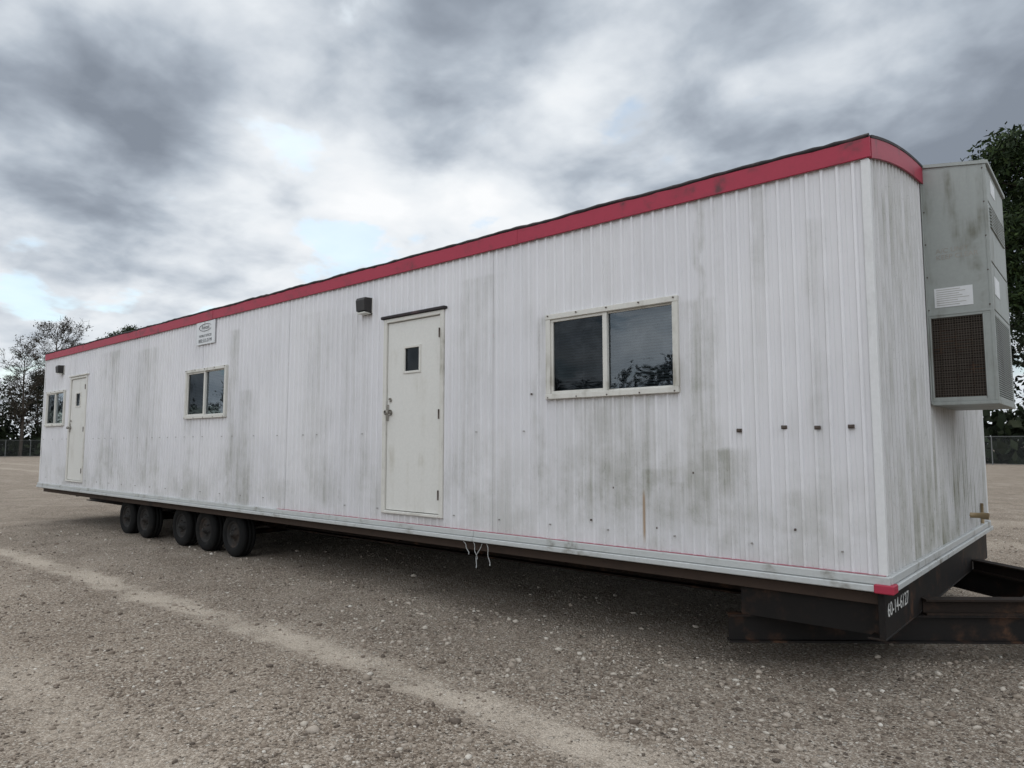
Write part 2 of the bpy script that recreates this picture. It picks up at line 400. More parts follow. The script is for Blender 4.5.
def beam(p, q, zb, zt, wd, name, mat):
    p = Vector((*p, 0)); q = Vector((*q, 0)); d = (q-p).normalized(); n = Vector((-d.y, d.x, 0))
    bm = bmesh.new()
    for (h0, h1, hw) in ((zb, zb+.014, wd/2), (zt-.014, zt, wd/2), (zb+.014, zt-.014, .006)):
        vs = []
        for e in (p, q):
            for s_ in (-1, 1):
                for z in (h0, h1): vs.append(bm.verts.new((e.x+n.x*hw*s_, e.y+n.y*hw*s_, z)))
        for fc in ((0, 1, 3, 2), (4, 6, 7, 5), (0, 4, 5, 1), (2, 3, 7, 6), (0, 2, 6, 4), (1, 5, 7, 3)): bm.faces.new([vs[i] for i in fc])
    bmesh.ops.recalc_face_normals(bm, faces=bm.faces)
    me = bpy.data.meshes.new(name); bm.to_mesh(me); bm.free(); me.materials.append(mat)
    return link(bpy.data.objects.new(name, me), T)
beam((-1.10, .10), (1.35, 2.14), .185, .385, .10, 'tongue_beam_near', M_black)
beam((0.0, 1.02), (1.35, 2.14), .387, .50, .11, 'tongue_beam_near_upper', M_rusty)
beam((-1.10, W-.10), (1.35, W-2.14), .185, .385, .10, 'tongue_beam_far', M_black)
beam((0.0, W-1.02), (1.35, W-2.14), .387, .50, .11, 'tongue_beam_far_upper', M_rusty)
boxes('tongue_gusset_web', [(-1.02, -.06, .155, .165, .386, .60)], M_black, T, 0.0)
boxes('tongue_cross_plate', [(.55, .65, 1.5, W-1.5, .30, .49), (1.25, 1.55, 2.03, 2.39, .2, .5)], M_rusty, T, 0.005)
tb = TB(); tb.tube([(1.5, 2.21, .33), (1.75, 2.21, .33), (1.80, 2.21, .30)], [.07, .09, .06], 12); tb.tube([(1.0, 2.21, .02), (1.0, 2.21, .55)], [.03, .03], 10)
tb.tube([(1.0, 2.21, .0), (1.0, 2.21, .03)], [.1, .1], 14)
tb.obj('coupler_and_jack', M_rusty, T)
def lathe(cx, y0, cz, prof, seg, sgn, V, F):
    base = len(V)
    for (r, y) in prof:
        for k in range(seg):
            a = 2*math.pi*k/seg; V.append((cx+r*math.cos(a), y0+sgn*y, cz+r*math.sin(a)))
    for i in range(len(prof)-1):
        for k in range(seg):
            k2 = (k+1) % seg
            q = (base+i*seg+k, base+i*seg+k2, base+(i+1)*seg+k2, base+(i+1)*seg+k); F.append(q if sgn > 0 else q[::-1])
R = .33
WU = [8.80, 9.68, 10.52, 11.98, 12.78]
tp = [(.185, .02), (.20, .0), (.25, -.012), (.295, -.002), (.318, .015), (R, .03), (R, .075), (R-.008, .078), (R-.008, .088), (R, .091), (R, .13), (R-.008, .133), (R-.008, .143), (R, .146), (R, .185), (.30, .205), (.2, .21)]
rp = [(.0, -.035), (.028, -.035), (.032, -.03), (.036, .0), (.06, .006), (.065, .03), (.12, .045), (.15, .03), (.165, .04), (.172, .02), (.19, .008), (.198, .012)]
for k, u in enumerate(WU):
    V = []; F = []; V2 = []; F2 = []
    for (yy, sg) in ((.22, 1), (W-.22, -1)):
        lathe(-u, yy, R-.012, tp, 40, sg, V, F); lathe(-u, yy, R-.012, rp, 28, sg, V2, F2)
        for j in range(5):
            a = 2*math.pi*j/5+k
            lathe(-u+.09*math.cos(a), yy+sg*.02, R-.012+.09*math.sin(a), [(.0, -.012), (.011, -.012), (.013, .03)], 6, sg, V2, F2)
    mesh_obj('wheel_%d_tires' % (k+1), V, F, M_tire, T, True); mesh_obj('wheel_%d_rims' % (k+1), V2, F2, M_rim, T, True)
tb = TB()
for u in WU: tb.tube([(-u, .4, R), (-u, W-.4, R)], [.04, .04], 8)
tb.obj('axles', M_rusty, T)
lst = []
for u in WU:
    for y in (.95, W-1.0):
        lst += [(-u-.35, -u+.35, y-.03, y+.03, .40, .43), (-u-.25, -u+.25, y-.03, y+.03, .37, .399)]
boxes('leaf_springs', lst, M_rusty, T, 0)
def text(name, body, size, loc, rot, mat, parent, ext=0.0008, align='LEFT'):
    c = bpy.data.curves.new(name, 'FONT'); c.body = body; c.size = size; c.extrude = ext; c.align_x = align
    c.materials.append(mat); o = bpy.data.objects.new(name, c); o.location = loc; o.rotation_euler = rot; return link(o, parent)
h = math.pi/2
text('unit_number_stencil', '60-14-6127', .125, (-.0085, .06, .53), (h, 0, h), M_stencil, T)
tb = TB()
for (u, z, dz, dx) in ((3.62, .70, .17, .03), (3.50, .69, .24, -.10), (3.44, .69, .20, .02), (3.75, .69, .12, .05)):
    pts = [(-u+dx*s*(2-s)+.01*math.sin(9*s), -.03+.02*s, z-dz*s) for s in np.linspace(0, 1, 8)]
    tb.tube(pts, [.004]*8, 6)
tb.obj('dangling_cables', M_trim, T)
tb = TB(); tb.tube([(.01, 3.25, .945), (.10, 3.25, .945), (.105, 3.25, .945), (.17, 3.25, .94)], [.026, .026, .034, .032], 12)
tb.tube([(.03, 3.9, .81), (.03, 3.9, 1.02)], [.015, .015], 8)
tb.obj('drain_pipe_stub', M_brass, T)

# ------------------------------------------------------------ wall lamps
for k, (u, z) in enumerate(((5.36, 3.235), (15.97, 3.245))):
    E = empty('wall_lamp', (-u, 0, z))
    bm = bmesh.new()
    prof = [(0, .095), (-.12, .09), (-.135, .06), (-.125, -.06), (0, -.095)]
    vs = [[bm.verts.new((x, y, zz)) for y, zz in prof] for x in (-.070, .085)]
    n = len(prof)
    for i in range(n):
        j = (i+1) % n; bm.faces.new([vs[0][i], vs[0][j], vs[1][j], vs[1][i]])
    bm.faces.new(vs[0][::-1]); bm.faces.new(vs[1])
    bmesh.ops.recalc_face_normals(bm, faces=bm.faces)
    me = bpy.data.meshes.new('housing'); bm.to_mesh(me); bm.free(); me.materials.append(M_bronze)
    o = link(bpy.data.objects.new('housing', me), E)
    boxes('lens', [(-.060, .075, -.118, -.02, -.094, -.075)], M_lens, E, 0.003)
    boxes('back_plate', [(-.115, .09, -.020, -.004, -.085, .09)], M_frame, E, .003)
    boxes('side_lens', [(-.105, -.0715, -.09, -.022, -.075, .06)], M_lens, E, .006)

# ------------------------------------------------------------ company sign
E = empty('company_sign', (-9.375, -.025, 3.355))
boxes('panel', [(-.30, .30, -.006, .006, -.177, .177)], M_signw, E, .002)
text('lettering', 'MOBILE OFFICES', .055, (0, -.0075, -.06), (h, 0, 0), M_ink, E, .0004, 'CENTER')
text('phone_lettering', '800.555.0199', .080, (0, -.0075, -.145), (h, 0, 0), M_ink, E, .0004, 'CENTER')
tb = TB()
ell = [(.20*math.cos(a), -.009, .085+.055*math.sin(a)) for a in np.linspace(.4, 5.9, 30)]
tb.tube(ell, [.002+.003*abs(math.sin(i/30*3.1)) for i in range(30)], 4); tb.obj('logo_ring', M_ink, E)
text('logo_word', 'Rentals', .085, (0, -.0075, .06), (h, 0, 0), M_ink, E, .0004, 'CENTER')

# ------------------------------------------------------------ air conditioner
A = empty('wall_air_conditioner')
ax0, ax1, ay0, ay1, az0, az1 = .017, .475, 1.66, 2.74, 1.985, 3.96
boxes('mounting_flange', [(.016, .025, ay0-.035, ay0, az0-.02, az1+.02), (.016, .025, ay1, ay1+.035, az0-.02, az1+.02)], M_ac, A, .002)
gz0, gz1 = 2.02, 2.68; gp0, gp1 = .040, .40
t_ = .012
lst = []
for (y0, y1) in ((ay0, ay0+t_), (ay1-t_, ay1)):
    lst += [(ax0, gp0, y0, y1, az0, gz1), (gp1, ax1, y0, y1, az0, gz1), (gp0, gp1, y0, y1, az0, gz0), (ax0, ax1, y0, y1, gz1+.0, az1-.02)]
boxes('side_panels', lst, M_ac, A, .0015)
lst = [(ax1-t_, ax1, ay0+t_, ay1-t_, gz1+.04, 3.10), (ax1-t_, ax1, ay0+t_, ay1-t_, 3.115, 3.60), (ax1-t_, ax1, ay0+t_, ay1-t_, 3.615, az1-.05),
       (ax1-t_, ax1, ay0+t_, ay0+.07, az0, gz1+.03), (ax1-t_, ax1, ay1-.07, ay1-t_, az0, gz1+.03), (ax1-t_, ax1, ay0+.07, ay1-.07, az0, gz0), (ax1-t_, ax1, ay0+.07, ay1-.07, gz1-.01, gz1+.03)]
boxes('front_panels', lst, M_ac, A, .002)
boxes('base_pan', [(ax0, ax1+.006, ay0-.006, ay1+.006, az0-.03, az0-.001)], M_ac, A, .004)
V = [(ax0, ay0-.012, az1+.045), (ax1+.02, ay0-.012, az1-.035), (ax1+.02, ay1+.012, az1-.035), (ax0, ay1+.012, az1+.045)]
V += [(x, y, z-.028) for x, y, z in V]
mesh_obj('sloped_top', V, [(0, 1, 2, 3), (7, 6, 5, 4), (0, 4, 5, 1), (1, 5, 6, 2), (2, 6, 7, 3), (3, 7, 4, 0)], M_ac, A)
mesh_obj('top_gussets', [(ax0, ay0+.002, az1-.03), (ax1, ay0+.002, az1-.03), (ax1, ay0+.002, az1-.05), (ax0, ay0+.002, az1+.03), (ax0, ay1-.002, az1-.03), (ax1, ay1-.002, az1-.03), (ax0, ay1-.002, az1+.03)], [(0, 1, 3), (4, 6, 5)], M_ac, A)
boxes('condenser_coil', [(ax0+.02, ax1-.05, ay0+.05, ay1-.05, az0+.01, 2.8)], M_acdark, A, 0)
lst = []
z = gz0+.01
while z < 2.68: lst.append((gp0, gp1+.02, ay0+.046, ay0+.0495, z, z+.010)); z += .03
x = gp0+.05
while x < gp1: lst.append((x, x+.012, ay0+.036, ay0+.0455, gz0, gz1)); x += .11
boxes('coil_fins', lst, M_rusty, A, 0)
lst = []
for y in (ay0+.003, ay1-.009):
    x = gp0+.004
    while x < gp1: lst.append((x, x+.0022, y, y+.003, gz0, gz1)); x += .0185
    z = gz0+.004
    while z < gz1: lst.append((gp0, gp1, y+.0032, y+.006, z, z+.0022)); z += .0185
boxes('side_guard_mesh', lst, M_guard, A, 0)
lst = []; z = gz0+.01
while z < gz1-.01: lst.append((ax1-.010, ax1-.002, ay0+.07, ay1-.07, z, z+.007)); z += .018
y = ay0+.1
while y < ay1-.07: lst.append((ax1-.016, ax1-.0102, y, y+.005, gz0, gz1-.01)); y += .03
boxes('front_louvres', lst, M_ac, A, 0)
lst = []; z = 3.40
while z < 3.57: lst.append((ax1+.001, ax1+.012, ay0+.12, ay1-.12, z, z+.012)); z += .026
boxes('front_vent', lst, M_ac, A, .001)
boxes('side_trim_seams', [(ax0, ax1, ay0-.005, ay0-.0005, 2.700, 2.714), (gp0-.012, gp0-.002, ay0-.007, ay0-.0006, gz0-.01, gz1+.01), (gp1+.002, gp1+.012, ay0-.007, ay0-.0006, gz0-.01, gz1+.01),
        (ax1-.02, ax1+.004, ay0-.004, ay0+.02, az0, az1-.06)], M_ac, A, .001)
boxes('label_plate', [(.075, .345, ay0-.0035, ay0-.0008, 2.765, 2.925), (ax1+.0005, ax1+.003, ay0+.25, ay0+.5, 3.72, 3.84), (ax1+.0005, ax1+.003, ay0+.15, ay0+.45, 2.85, 3.0)], M_signw, A, 0)
lst = [(.09, .09+random.uniform(.12, .23), ay0-.0045, ay0-.0036, z, z+.004) for z in np.arange(2.78, 2.91, .018)]
boxes('label_print', lst, M_metal, A, 0)
text('faded_lettering', 'A/C UNIT\nKEEP CLEAR', .055, (.10, ay0-.0012, 3.22), (h, 0, 0), M_metal, A, .0004)
lst = [(x-.005, x+.005, ay0-.005, ay0, z-.005, z+.005) for x in (.03, .455) for z in np.arange(2.75, 3.9, .28)]
boxes('casing_screws', lst, M_bolt, A, 0)

# ------------------------------------------------------------ GROUND
def gh(x, y):
    hgt = .022*np.sin(x*.9+1.1)*np.sin(y*.8+.4) + .010*np.sin(x*2.3+y*1.7) + .006*np.sin(x*4.9-y*3.7)
    for c, d in ((-1.75, .020), (-3.55, .014)):
        hgt = hgt - d*np.exp(-((y-c+.12*np.sin(x*.35))/.22)**2)
    fade = np.clip(1-(np.sqrt(x*x+y*y)-20)/20, 0, 1)
    return hgt*fade
def axis(lo, hi, flo, fhi, n):
    a = np.linspace(flo, fhi, n)
    l = flo-np.geomspace(.15, flo-lo, 26)[::-1]; r = fhi+np.geomspace(.15, hi-fhi, 26)
    return np.concatenate([l, a, r])
gx = axis(-900, 900, -20, 6, 200); gy = axis(-900, 900, -6, 8, 150)
XX, YY = np.meshgrid(gx, gy, indexing='ij'); ZZ = gh(XX, YY)
V = np.stack([XX.ravel(), YY.ravel(), ZZ.ravel()], 1)
nx, ny = len(gx), len(gy)
I = np.arange(nx*ny).reshape(nx, ny)
Fq = np.stack([I[:-1, :-1].ravel(), I[1:, :-1].ravel(), I[1:, 1:].ravel(), I[:-1, 1:].ravel()], 1)
def np_mesh(name, V, F, mat, smooth=False, parent=None):
    me = bpy.data.meshes.new(name); nv, nf, k = len(V), len(F), F.shape[1]
    me.vertices.add(nv); me.vertices.foreach_set('co', V.astype(np.float32).ravel())
    me.loops.add(nf*k); me.loops.foreach_set('vertex_index', F.astype(np.int32).ravel())
    me.polygons.add(nf); me.polygons.foreach_set('loop_start', np.arange(0, nf*k, k, dtype=np.int32))
    try: me.polygons.foreach_set('loop_total', np.full(nf, k, dtype=np.int32))
    except Exception: pass
    me.update(calc_edges=True); me.validate()
    if smooth: me.polygons.foreach_set('use_smooth', [True]*nf)
    me.materials.append(mat); return link(bpy.data.objects.new(name, me), parent)
def ground_mat():
    m, t, b = new_mat('crushed_gravel_ground')
    p = pos(t); sx = t.n('ShaderNodeSeparateXYZ'); t.set(sx.inputs[0], p); X, Y, Z = sx.outputs
    flat = t.n('ShaderNodeCombineXYZ'); t.set(flat.inputs[0], X); t.set(flat.inputs[1], Y); P = flat.outputs[0]
    big = t.mr(t.noise(P, .22, 5, .6), .35, .65)
    med = t.mr(t.noise(P, 1.3, 6, .68), .38, .64)
    c = t.mix(big, (.32, .262, .205), (.43, .36, .292))
    c = t.mix(t.m('MULTIPLY', med, .75), c, (.17, .128, .094))
    def vor(scale):
        nd = t.n('ShaderNodeTexVoronoi'); t.set(nd.inputs['Vector'], P); nd.inputs['Scale'].default_value = scale
        return nd
    v1 = vor(32); v2 = vor(80); v3 = vor(15)
    def val(col):
        s_ = t.n('ShaderNodeSeparateColor'); t.set(s_.inputs[0], col); return s_.outputs[0], s_.outputs[1]
    a1, b1 = val(v1.outputs['Color']); a2, b2 = val(v2.outputs['Color']); a3, b3 = val(v3.outputs['Color'])
    stone = t.ramp(a2, [(0, (.05, .038, .030)), (.3, (.18, .14, .107)), (.6, (.34, .285, .23)), (.85, (.53, .465, .39)), (1, (.74, .69, .61))])
    c = t.mix(.52, c, stone)
    stone1 = t.ramp(a1, [(0, (.075, .058, .046)), (.4, (.27, .225, .18)), (.8, (.48, .425, .36)), (1, (.74, .69, .61))])
    m1 = t.m('MULTIPLY', t.mr(v1.outputs['Distance'], .25, .42, 1, 0), t.mr(b1, .5, .55))
    c = t.mix(m1, c, stone1)
    stone3 = t.ramp(a3, [(0, (.11, .085, .068)), (.4, (.28, .235, .19)), (.8, (.46, .41, .35)), (1, (.68, .63, .56))])
    m3 = t.m('MULTIPLY', t.mr(v3.outputs['Distance'], .18, .30, 1, 0), t.mr(b3, .80, .82))
    c = t.mix(m3, c, stone3)
    wob = t.m('MULTIPLY', t.m('SINE', t.m('MULTIPLY', X, .35)), .12)
    yy = t.m('ADD', t.m('ADD', Y, wob), t.m('MULTIPLY', t.m('SUBTRACT', t.noise(P, 2.2, 5, .6), .5), .6))
    tr = None
    for cy, hw, k in ((-1.75, .20, .95), (-3.55, .28, .45), (-5.6, .4, .3), (-8, .5, .3), (9, .6, .4), (13, .8, .4)):
        w = t.m('MULTIPLY', t.mr(t.m('ABSOLUTE', t.m('SUBTRACT', yy, cy)), hw*.3, hw*1.3, 1, 0), k)
        tr = w if tr is None else t.m('MAXIMUM', tr, w)
    tr = t.m('MULTIPLY', tr, t.mr(t.noise(P, 1.1, 5, .65), .32, .55, .25, 1.0))
    fine = t.mix(t.mr(t.noise(P, 80, 3, .7), .35, .65), (.42, .355, .285), (.70, .62, .52))
    c = t.mix(t.m('MULTIPLY', tr, .72), c, fine)
    t.set(b.inputs['Base Color'], c)
    b.inputs['Roughness'].default_value = .95; b.inputs['Specular IOR Level'].default_value = .15
    hgt = t.m('ADD', t.m('MULTIPLY', t.m('MULTIPLY', t.mr(v1.outputs['Distance'], .0, .45, 1, 0), t.mr(b1, .5, .55)), 1.4), t.m('MULTIPLY', t.m('SUBTRACT', 1, v2.outputs['Distance']), .7))
    hgt = t.m('ADD', hgt, t.m('MULTIPLY', m3, 2.0))
    hgt = t.m('MULTIPLY', hgt, t.m('SUBTRACT', 1, t.m('MULTIPLY', tr, .5)))
    hgt = t.m('ADD', hgt, t.m('MULTIPLY', t.noise(P, 6, 6, .72), 3.0))
    bn = t.n('ShaderNodeBump'); bn.inputs['Strength'].default_value = 1.0; bn.inputs['Distance'].default_value = .02
    t.set(bn.inputs['Height'], hgt); t.set(b.inputs['Normal'], bn.outputs[0])
    return m
np_mesh('ground', V, Fq, ground_mat(), True)

bm = bmesh.new(); bmesh.ops.create_icosphere(bm, subdivisions=1, radius=1)
iv = np.array([v.co[:] for v in bm.verts]); ifc = np.array([[v.index for v in f.verts] for f in bm.faces]); bm.free()
cam_xy = np.array([1.187, -4.984])
N = 72000
ang = np.radians(rng.uniform(90+41-42, 90+41+42, N)); d = 2.4+ (rng.random(N)**1.5)*15
sxy = np.stack([cam_xy[0]+np.cos(ang)*d, cam_xy[1]+np.sin(ang)*d], 1)
clump = (np.sin(sxy[:, 0]*2.1+1)*np.sin(sxy[:, 1]*2.7)+.5*np.sin(sxy[:, 0]*5+sxy[:, 1]*4))
trk = np.minimum(np.abs(sxy[:, 1]+1.75+.12*np.sin(sxy[:, 0]*.35))/.25, np.abs(sxy[:, 1]+3.55+.12*np.sin(sxy[:, 0]*.35))/.3)
under_ = (sxy[:, 1] > .3) & (sxy[:, 1] < 4.2) & (sxy[:, 0] < 0)
keep = (rng.random(N) < .60+.35*clump) & ((trk > 1) | (rng.random(N) < .40)) & (~under_ | (rng.random(N) < .25))
sxy = sxy[keep]; n = len(sxy)
sz = np.clip(rng.lognormal(math.log(.0076), .52, n), .0035, .031)
jit = 1+rng.uniform(-.30, .30, (n, 12, 1))
vv = iv[None]*jit*(sz[:, None, None]*rng.uniform(.6, 1.4, (n, 1, 3)))*np.array([1, 1, .62])
th = rng.uniform(0, 2*np.pi, n); c_, s_ = np.cos(th)[:, None], np.sin(th)[:, None]
vx = vv[:, :, 0]*c_-vv[:, :, 1]*s_; vy = vv[:, :, 0]*s_+vv[:, :, 1]*c_
vv = np.stack([vx+sxy[:, 0:1], vy+sxy[:, 1:2], vv[:, :, 2]+(gh(sxy[:, 0], sxy[:, 1])+sz*.18)[:, None]], 2)
ff = ifc[None]+(np.arange(n)*12)[:, None, None]
m, t, b = new_mat('loose_stone')
ri = t.n('ShaderNodeNewGeometry').outputs['Random Per Island']
c = t.ramp(ri, [(0, (.06, .045, .035)), (.25, (.18, .14, .108)), (.5, (.30, .25, .20)), (.78, (.42, .36, .30)), (.94, (.53, .48, .41)), (1, (.70, .66, .59))])
t.set(b.inputs['Base Color'], t.mix(t.mr(t.noise(pos(t), 200, 2), .3, .7, 0, .4), c, (.20, .16, .125))); b.inputs['Roughness'].default_value = .9
np_mesh('gravel', vv.reshape(-1, 3), ff.reshape(-1, 3), m)

# ------------------------------------------------------------ TREES
def leaf_mat(name, c1, c2, c3):
    m, t, b = new_mat(name)
    g = t.n('ShaderNodeNewGeometry')
    cc = t.ramp(g.outputs['Random Per Island'], [(0, c1), (.6, c2), (1, c3)])
    nn = t.mr(t.noise(g.outputs['Position'], .35, 3), .35, .65)
    cc = t.mix(t.m('MULTIPLY', nn, .5), cc, tuple(x*.45 for x in c1))
    t.set(b.inputs['Base Color'], cc); b.inputs['Roughness'].default_value = .7; b.inputs['Specular IOR Level'].default_value = .15
    return m
M_pine = leaf_mat('pine_needles', (.014, .025, .010), (.026, .044, .015), (.052, .078, .024))
M_ever = leaf_mat('evergreen_leaves', (.013, .020, .010), (.022, .032, .015), (.042, .050, .026))
M_twig = leaf_mat('sparse_twigs_and_leaves', (.035, .030, .024), (.055, .048, .034), (.08, .075, .045))
M_bark = weathered('tree_bark', (.06, .048, .038), .9, amt=.6, dirt=(.03, .025, .02), streak=False)
def leafmesh(name, C, S, mat, parent, flat=.5):
    n = len(C); a = rng.normal(size=(n, 3)); a /= np.linalg.norm(a, axis=1, keepdims=True)
    r = rng.normal(size=(n, 3)); b = np.cross(a, r); b /= np.linalg.norm(b, axis=1, keepdims=True)
    S = S[:, None]; V = np.stack([C-a*S, C+b*S*flat, C+a*S, C-b*S*flat], 1).reshape(-1, 3)
    F = np.arange(4*n).reshape(n, 4)
    return np_mesh(name, V, F, mat, False, parent)
def tree(name, x, y, H, kind):
    E = empty(name, (x, y, 0)); tb = TB(); C = []; 
    lean = random.uniform(-.03, .03)*H; r0 = H*.016
    tp = [(lean*(s**2)+.12*math.sin(s*7), .1*math.sin(s*5), H*.97*s) for s in np.linspace(0, 1, 9)]
    tb.tube(tp, [r0*(1-.88*s) for s in np.linspace(0, 1, 9)], 8)
    if kind == 'pine': s0, nl, ll = .34, 68, .17
    elif kind == 'bare': s0, nl, ll = .25, 44, .26
    else: s0, nl, ll = .12, 44, .28
    for i in range(nl):
        s = s0+(1-s0)*(i+random.random())/nl*.98
        k = (s-s0)/(1-s0)
        ln = H*ll*(math.sin(math.pi*(.12+.80*k))**.7)*random.uniform(.55, 1.15)
        an = random.uniform(0, 2*math.pi); up = random.uniform(.1, .6) if kind == 'pine' else random.uniform(.5, 1.4)
        b0 = Vector((np.interp(s, np.linspace(0, 1, 9), [p[0] for p in tp]), 0, H*.97*s))
        d = Vector((math.cos(an), math.sin(an), up)).normalized()
        p1 = b0+d*ln*.5; p2 = b0+d*ln+Vector((0, 0, ln*.12))
        rr = r0*(1-.85*s)*.45
        tb.tube([b0, p1, p2], [rr, rr*.6, rr*.2], 5, False)
        for j in range(5 if kind != 'bare' else 9):
            q = b0.lerp(p2, random.uniform(.35, 1.0)); dd = (d+Vector((random.gauss(0, .6), random.gauss(0, .6), random.gauss(.1, .4)))).normalized()
            e = q+dd*ln*random.uniform(.2, .45)
            tb.tube([q, e], [rr*.3, rr*.1], 3, False)
            if kind == 'bare':
                for _ in range(5):
                    q2 = q.lerp(e, random.uniform(.3, 1)); e2 = q2+(dd+Vector((random.gauss(0, .7), random.gauss(0, .7), random.gauss(.2, .4)))).normalized()*ln*.22
                    tb.tube([q2, e2], [.022, .012], 3, False)
                if random.random() < .55: C.append((e, 12, .45))
            else:
                C.append((e, 80 if kind == 'pine' else 60, .6 if kind == 'pine' else .8))
    o = tb.obj('trunk_and_limbs', M_bark, E)
    cs = []; ss = []
    for e, k, sp in C:
        cs.append(np.array(e)[None]+rng.normal(size=(k, 3))*np.array([sp, sp, sp*.55])*H/22); ss.append(rng.uniform(.10, .28, k)*(H/22))
    leafmesh('foliage', np.concatenate(cs), np.concatenate(ss), {'pine': M_pine, 'bare': M_twig}.get(kind, M_ever), E, .35)
    return E
tree('pine_tree', -3.6, 76, 32, 'pine')
tree('pine_tree', 4.5, 80, 33, 'pine')
tree('pine_tree', -2.0, 82, 29, 'pine')
tree('bare_tree', -125, 30.5, 20.5, 'bare')
tree('bare_tree', -121, 25.5, 16, 'bare')
tree('pine_tree', -126, 41, 21.5, 'pine')
tree('evergreen_tree', -124, 36, 14, 'ever')
tree('evergreen_tree', -123, 28, 12, 'ever')
tree('evergreen_tree', -122, 21, 11, 'ever')
tree('evergreen_tree', -2.5, 72, 15, 'ever')
tree('evergreen_tree', 1.5, 73, 17, 'ever')

cs = []; ss = []; tb = TB()
def tl(x, y, H):
    tb.tube([(x, y, 0), (x+random.uniform(-.5, .5), y, H*.85)], [H*.014, H*.004], 5, False)
    nb = 16
    for _ in range(nb):
        k = random.random(); r = H*.24*math.sin(math.pi*(.15+.75*k))
        a = random.uniform(0, 6.28); c = np.array([x+math.cos(a)*r*random.uniform(.3, 1), y+math.sin(a)*r*random.uniform(.3, 1), H*(.12+.84*k)])
        n = 34; cs.append(c+rng.normal(size=(n, 3))*np.array([.9, .9, .6])*H/13); ss.append(rng.uniform(.18, .5, n)*H/13)
def side(x0, y0, x1, y1, nx_, ny_, step):
    ln = math.hypot(x1-x0, y1-y0); k = int(ln/step)
    for i in range(k):
        f_ = (i+random.random())/k
        o = random.uniform(4, 14)
        tl(x0+(x1-x0)*f_+nx_*o, y0+(y1-y0)*f_+ny_*o, random.uniform(8.5, 13.5))
side(-118, 66, 75, 66, 0, 1, 2.4)
side(-118, -70, -118, 66, -1, 0, 2.4)
side(-118, -62, 75, -62, 0, -1, 2.6)
side(75, -62, 75, 66, 1, 0, 4.0)
def under(x0, y0, x1, y1, nx_, ny_, n):
    f_ = rng.random(n); o = rng.uniform(3, 11, n)
    z = rng.random(n)**1.2*5.0*(.75+.25*np.sin(f_*90))
    cs.append(np.stack([x0+(x1-x0)*f_+nx_*o, y0+(y1-y0)*f_+ny_*o, z], 1)); ss.append(rng.uniform(.35, .9, n))
under(-122, 66, 79, 66, 0, 1, 14000); under(-118, -66, -118, 70, -1, 0, 14000); under(-122, -62, 79, -62, 0, -1, 8000); under(75, -62, 75, 66, 1, 0, 5000)
E = empty('tree_line')
leafmesh('foliage_mass', np.concatenate(cs), np.concatenate(ss), M_ever, E, .5)
tb.obj('trunks', M_bark, E)

# ------------------------------------------------------------ fence
F_ = empty('chain_link_fence')
M_post = weathered('galvanised_post', (.14, .145, .145), .6, amt=.4)
tb = TB()
def fence(x0, y0, x1, y1):
    ln = math.hypot(x1-x0, y1-y0); k = int(ln/3)
    for i in range(k+1):
        x = x0+(x1-x0)*i/k; y = y0+(y1-y0)*i/k; tb.tube([(x, y, 0), (x, y, 2.4)], [.045, .045], 6)
    tb.tube([(x0, y0, 2.35), (x1, y1, 2.35)], [.022, .022], 5); tb.tube([(x0, y0, .08), (x1, y1, .08)], [.012, .012], 5)
corners = [(-118, 65), (74, 65), (74, -61), (-118, -61)]
for a, b2 in zip(corners, corners[1:]+corners[:1]): fence(*a, *b2)
tb.obj('posts_and_rails', M_post, F_, False)
m = bpy.data.materials.new('chain_link_mesh'); m.use_nodes = True; nt = m.node_tree; nt.nodes.clear(); t = NT(nt)
out = t.n('ShaderNodeOutputMaterial'); tr = t.n('ShaderNodeBsdfTransparent'); df = t.n('ShaderNodeBsdfDiffuse'); df.inputs[0].default_value = (.10, .105, .105, 1)
p = pos(t); sx = t.n('ShaderNodeSeparateXYZ'); t.set(sx.inputs[0], p); s_ = t.m('ADD', sx.outputs[0], sx.outputs[1])
d1 = t.m('ABSOLUTE', t.m('SUBTRACT', t.m('FRACT', t.m('MULTIPLY', t.m('ADD', s_, sx.outputs[2]), 14)), .5))
d2 = t.m('ABSOLUTE', t.m('SUBTRACT', t.m('FRACT', t.m('MULTIPLY', t.m('SUBTRACT', s_, sx.outputs[2]), 14)), .5))
f_ = t.m('LESS_THAN', t.m('MINIMUM', d1, d2), .045)
mx = t.n('ShaderNodeMixShader'); t.set(mx.inputs[0], f_); nt.links.new(tr.outputs[0], mx.inputs[1]); nt.links.new(df.outputs[0], mx.inputs[2]); nt.links.new(mx.outputs[0], out.inputs[0])
V = []; Fc = []
for (x0, y0), (x1, y1) in zip(corners, corners[1:]+corners[:1]):
    i = len(V); V += [(x0, y0, .05), (x1, y1, .05), (x1, y1, 2.35), (x0, y0, 2.35)]; Fc.append((i, i+1, i+2, i+3))
mesh_obj('wire_mesh', V, Fc, m, F_)

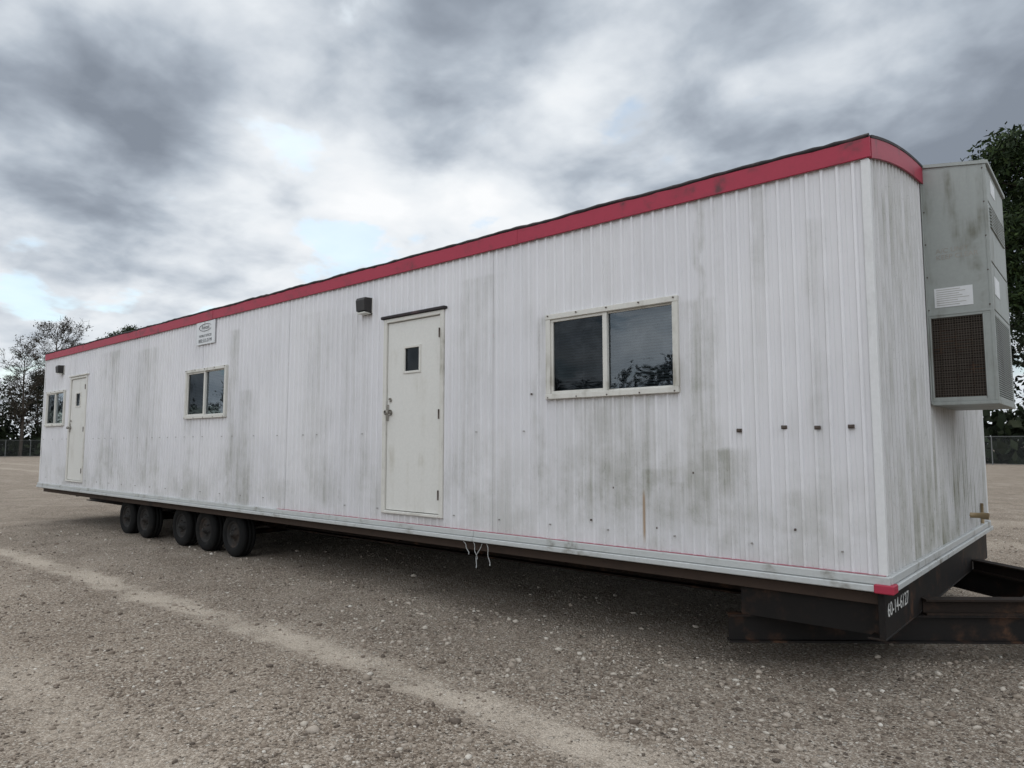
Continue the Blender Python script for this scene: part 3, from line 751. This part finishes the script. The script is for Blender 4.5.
# ------------------------------------------------------------ SKY
sun_dir = Vector((-.686, .33, .70)).normalized()
w = bpy.data.worlds.new('World'); scene.world = w; w.use_nodes = True; nt = w.node_tree; nt.nodes.clear(); t = NT(nt)
out = t.n('ShaderNodeOutputWorld')
sky = t.n('ShaderNodeTexSky'); sky.sky_type = 'NISHITA'; sky.sun_disc = False
sky.sun_elevation = math.asin(sun_dir.z); sky.sun_rotation = math.atan2(sun_dir.x, sun_dir.y)
bg1 = t.n('ShaderNodeBackground'); bg1.inputs[1].default_value = .12
nt.links.new(t.mix(1.0, sky.outputs[0], (.86, 1.0, 1.0), 'MULTIPLY'), bg1.inputs[0])
tc = t.n('ShaderNodeTexCoord').outputs['Generated']
nrm = t.n('ShaderNodeVectorMath', operation='NORMALIZE'); t.set(nrm.inputs[0], tc); D = nrm.outputs[0]
sx = t.n('ShaderNodeSeparateXYZ'); t.set(sx.inputs[0], D)
zz = t.m('ADD', t.m('MAXIMUM', sx.outputs[2], 0.0), .24)
cv = t.n('ShaderNodeCombineXYZ'); t.set(cv.inputs[0], t.m('DIVIDE', sx.outputs[0], zz)); t.set(cv.inputs[1], t.m('DIVIDE', sx.outputs[1], zz)); cv.inputs[2].default_value = 3.1
n1 = t.noise(cv.outputs[0], 1.5, 4, .5, .2)
n2 = t.noise(cv.outputs[0], 4.6, 5, .50, .15)
B = t.m('ADD', t.m('MULTIPLY', t.m('SUBTRACT', n1, .5), .62), t.m('MULTIPLY', t.m('SUBTRACT', n2, .5), .60))
B = t.m('ADD', B, .645)
yaw = math.radians(41)
def cdir(px, py):
    r_, u_, f_ = px-512, (384-py)*.9962+61, 697.3-.0872*(384-py)
    return Vector((r_*math.cos(yaw)-f_*math.sin(yaw), r_*math.sin(yaw)+f_*math.cos(yaw), u_)).normalized()
def blob(dv, ang, amp):
    global B
    dp = t.n('ShaderNodeVectorMath', operation='DOT_PRODUCT'); t.set(dp.inputs[0], D); dp.inputs[1].default_value = dv
    B = t.m('ADD', B, t.mr(dp.outputs['Value'], math.cos(math.radians(ang)), 1.0, 0, amp))
for px, py, an, am in ((90, 140, 12, -.22), (850, 20, 32, -.21), (480, 10, 16, -.10), (560, 190, 16, .05), (170, 40, 12, .04), (330, 30, 10, .04), (20, 260, 8, -.05), (420, 215, 6, -.06)):
    blob(cdir(px, py), an, am)
cc = t.ramp(B, [(.30, (.235, .27, .325)), (.40, (.33, .375, .44)), (.48, (.46, .515, .585)), (.56, (.63, .68, .74)), (.66, (.82, .86, .90)), (.8, (.97, .985, 1.0))])
cc = t.mix(t.mr(sx.outputs[2], .0, .20, .6, 0), cc, (.72, .78, .83))
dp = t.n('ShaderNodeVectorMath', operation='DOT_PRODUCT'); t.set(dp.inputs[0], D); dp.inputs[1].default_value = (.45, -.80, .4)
back_fill = t.mr(dp.outputs['Value'], .0, .9, 1.0, 1.85)  # unseen sky behind the camera brightened, added to light the side wall
bg2 = t.n('ShaderNodeBackground'); t.set(bg2.inputs[0], cc); t.set(bg2.inputs[1], back_fill)
gap = t.mr(t.noise(cv.outputs[0], 2.9, 5, .55, .2), .55, .63)
cov = t.m('SUBTRACT', 1.0, t.m('MULTIPLY', t.m('MULTIPLY', gap, t.mr(B, .52, .62)), .60))
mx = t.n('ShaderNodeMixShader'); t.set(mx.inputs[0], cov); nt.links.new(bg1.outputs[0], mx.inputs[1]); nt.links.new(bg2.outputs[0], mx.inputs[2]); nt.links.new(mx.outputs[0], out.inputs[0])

sun = bpy.data.lights.new('sun', 'SUN'); sun.energy = .8; sun.angle = math.radians(20); sun.color = (1, .95, .88)
so = bpy.data.objects.new('sun', sun); so.rotation_euler = sun_dir.to_track_quat('Z', 'Y').to_euler(); link(so)

cam = bpy.data.cameras.new('camera'); cam.lens = 24.6; cam.sensor_width = 36; cam.clip_end = 3000; cam.clip_start = .05
co = bpy.data.objects.new('camera', cam); co.location = (1.187, -4.984, 1.63); co.rotation_euler = (math.radians(95), 0, math.radians(41)); link(co)
scene.camera = co
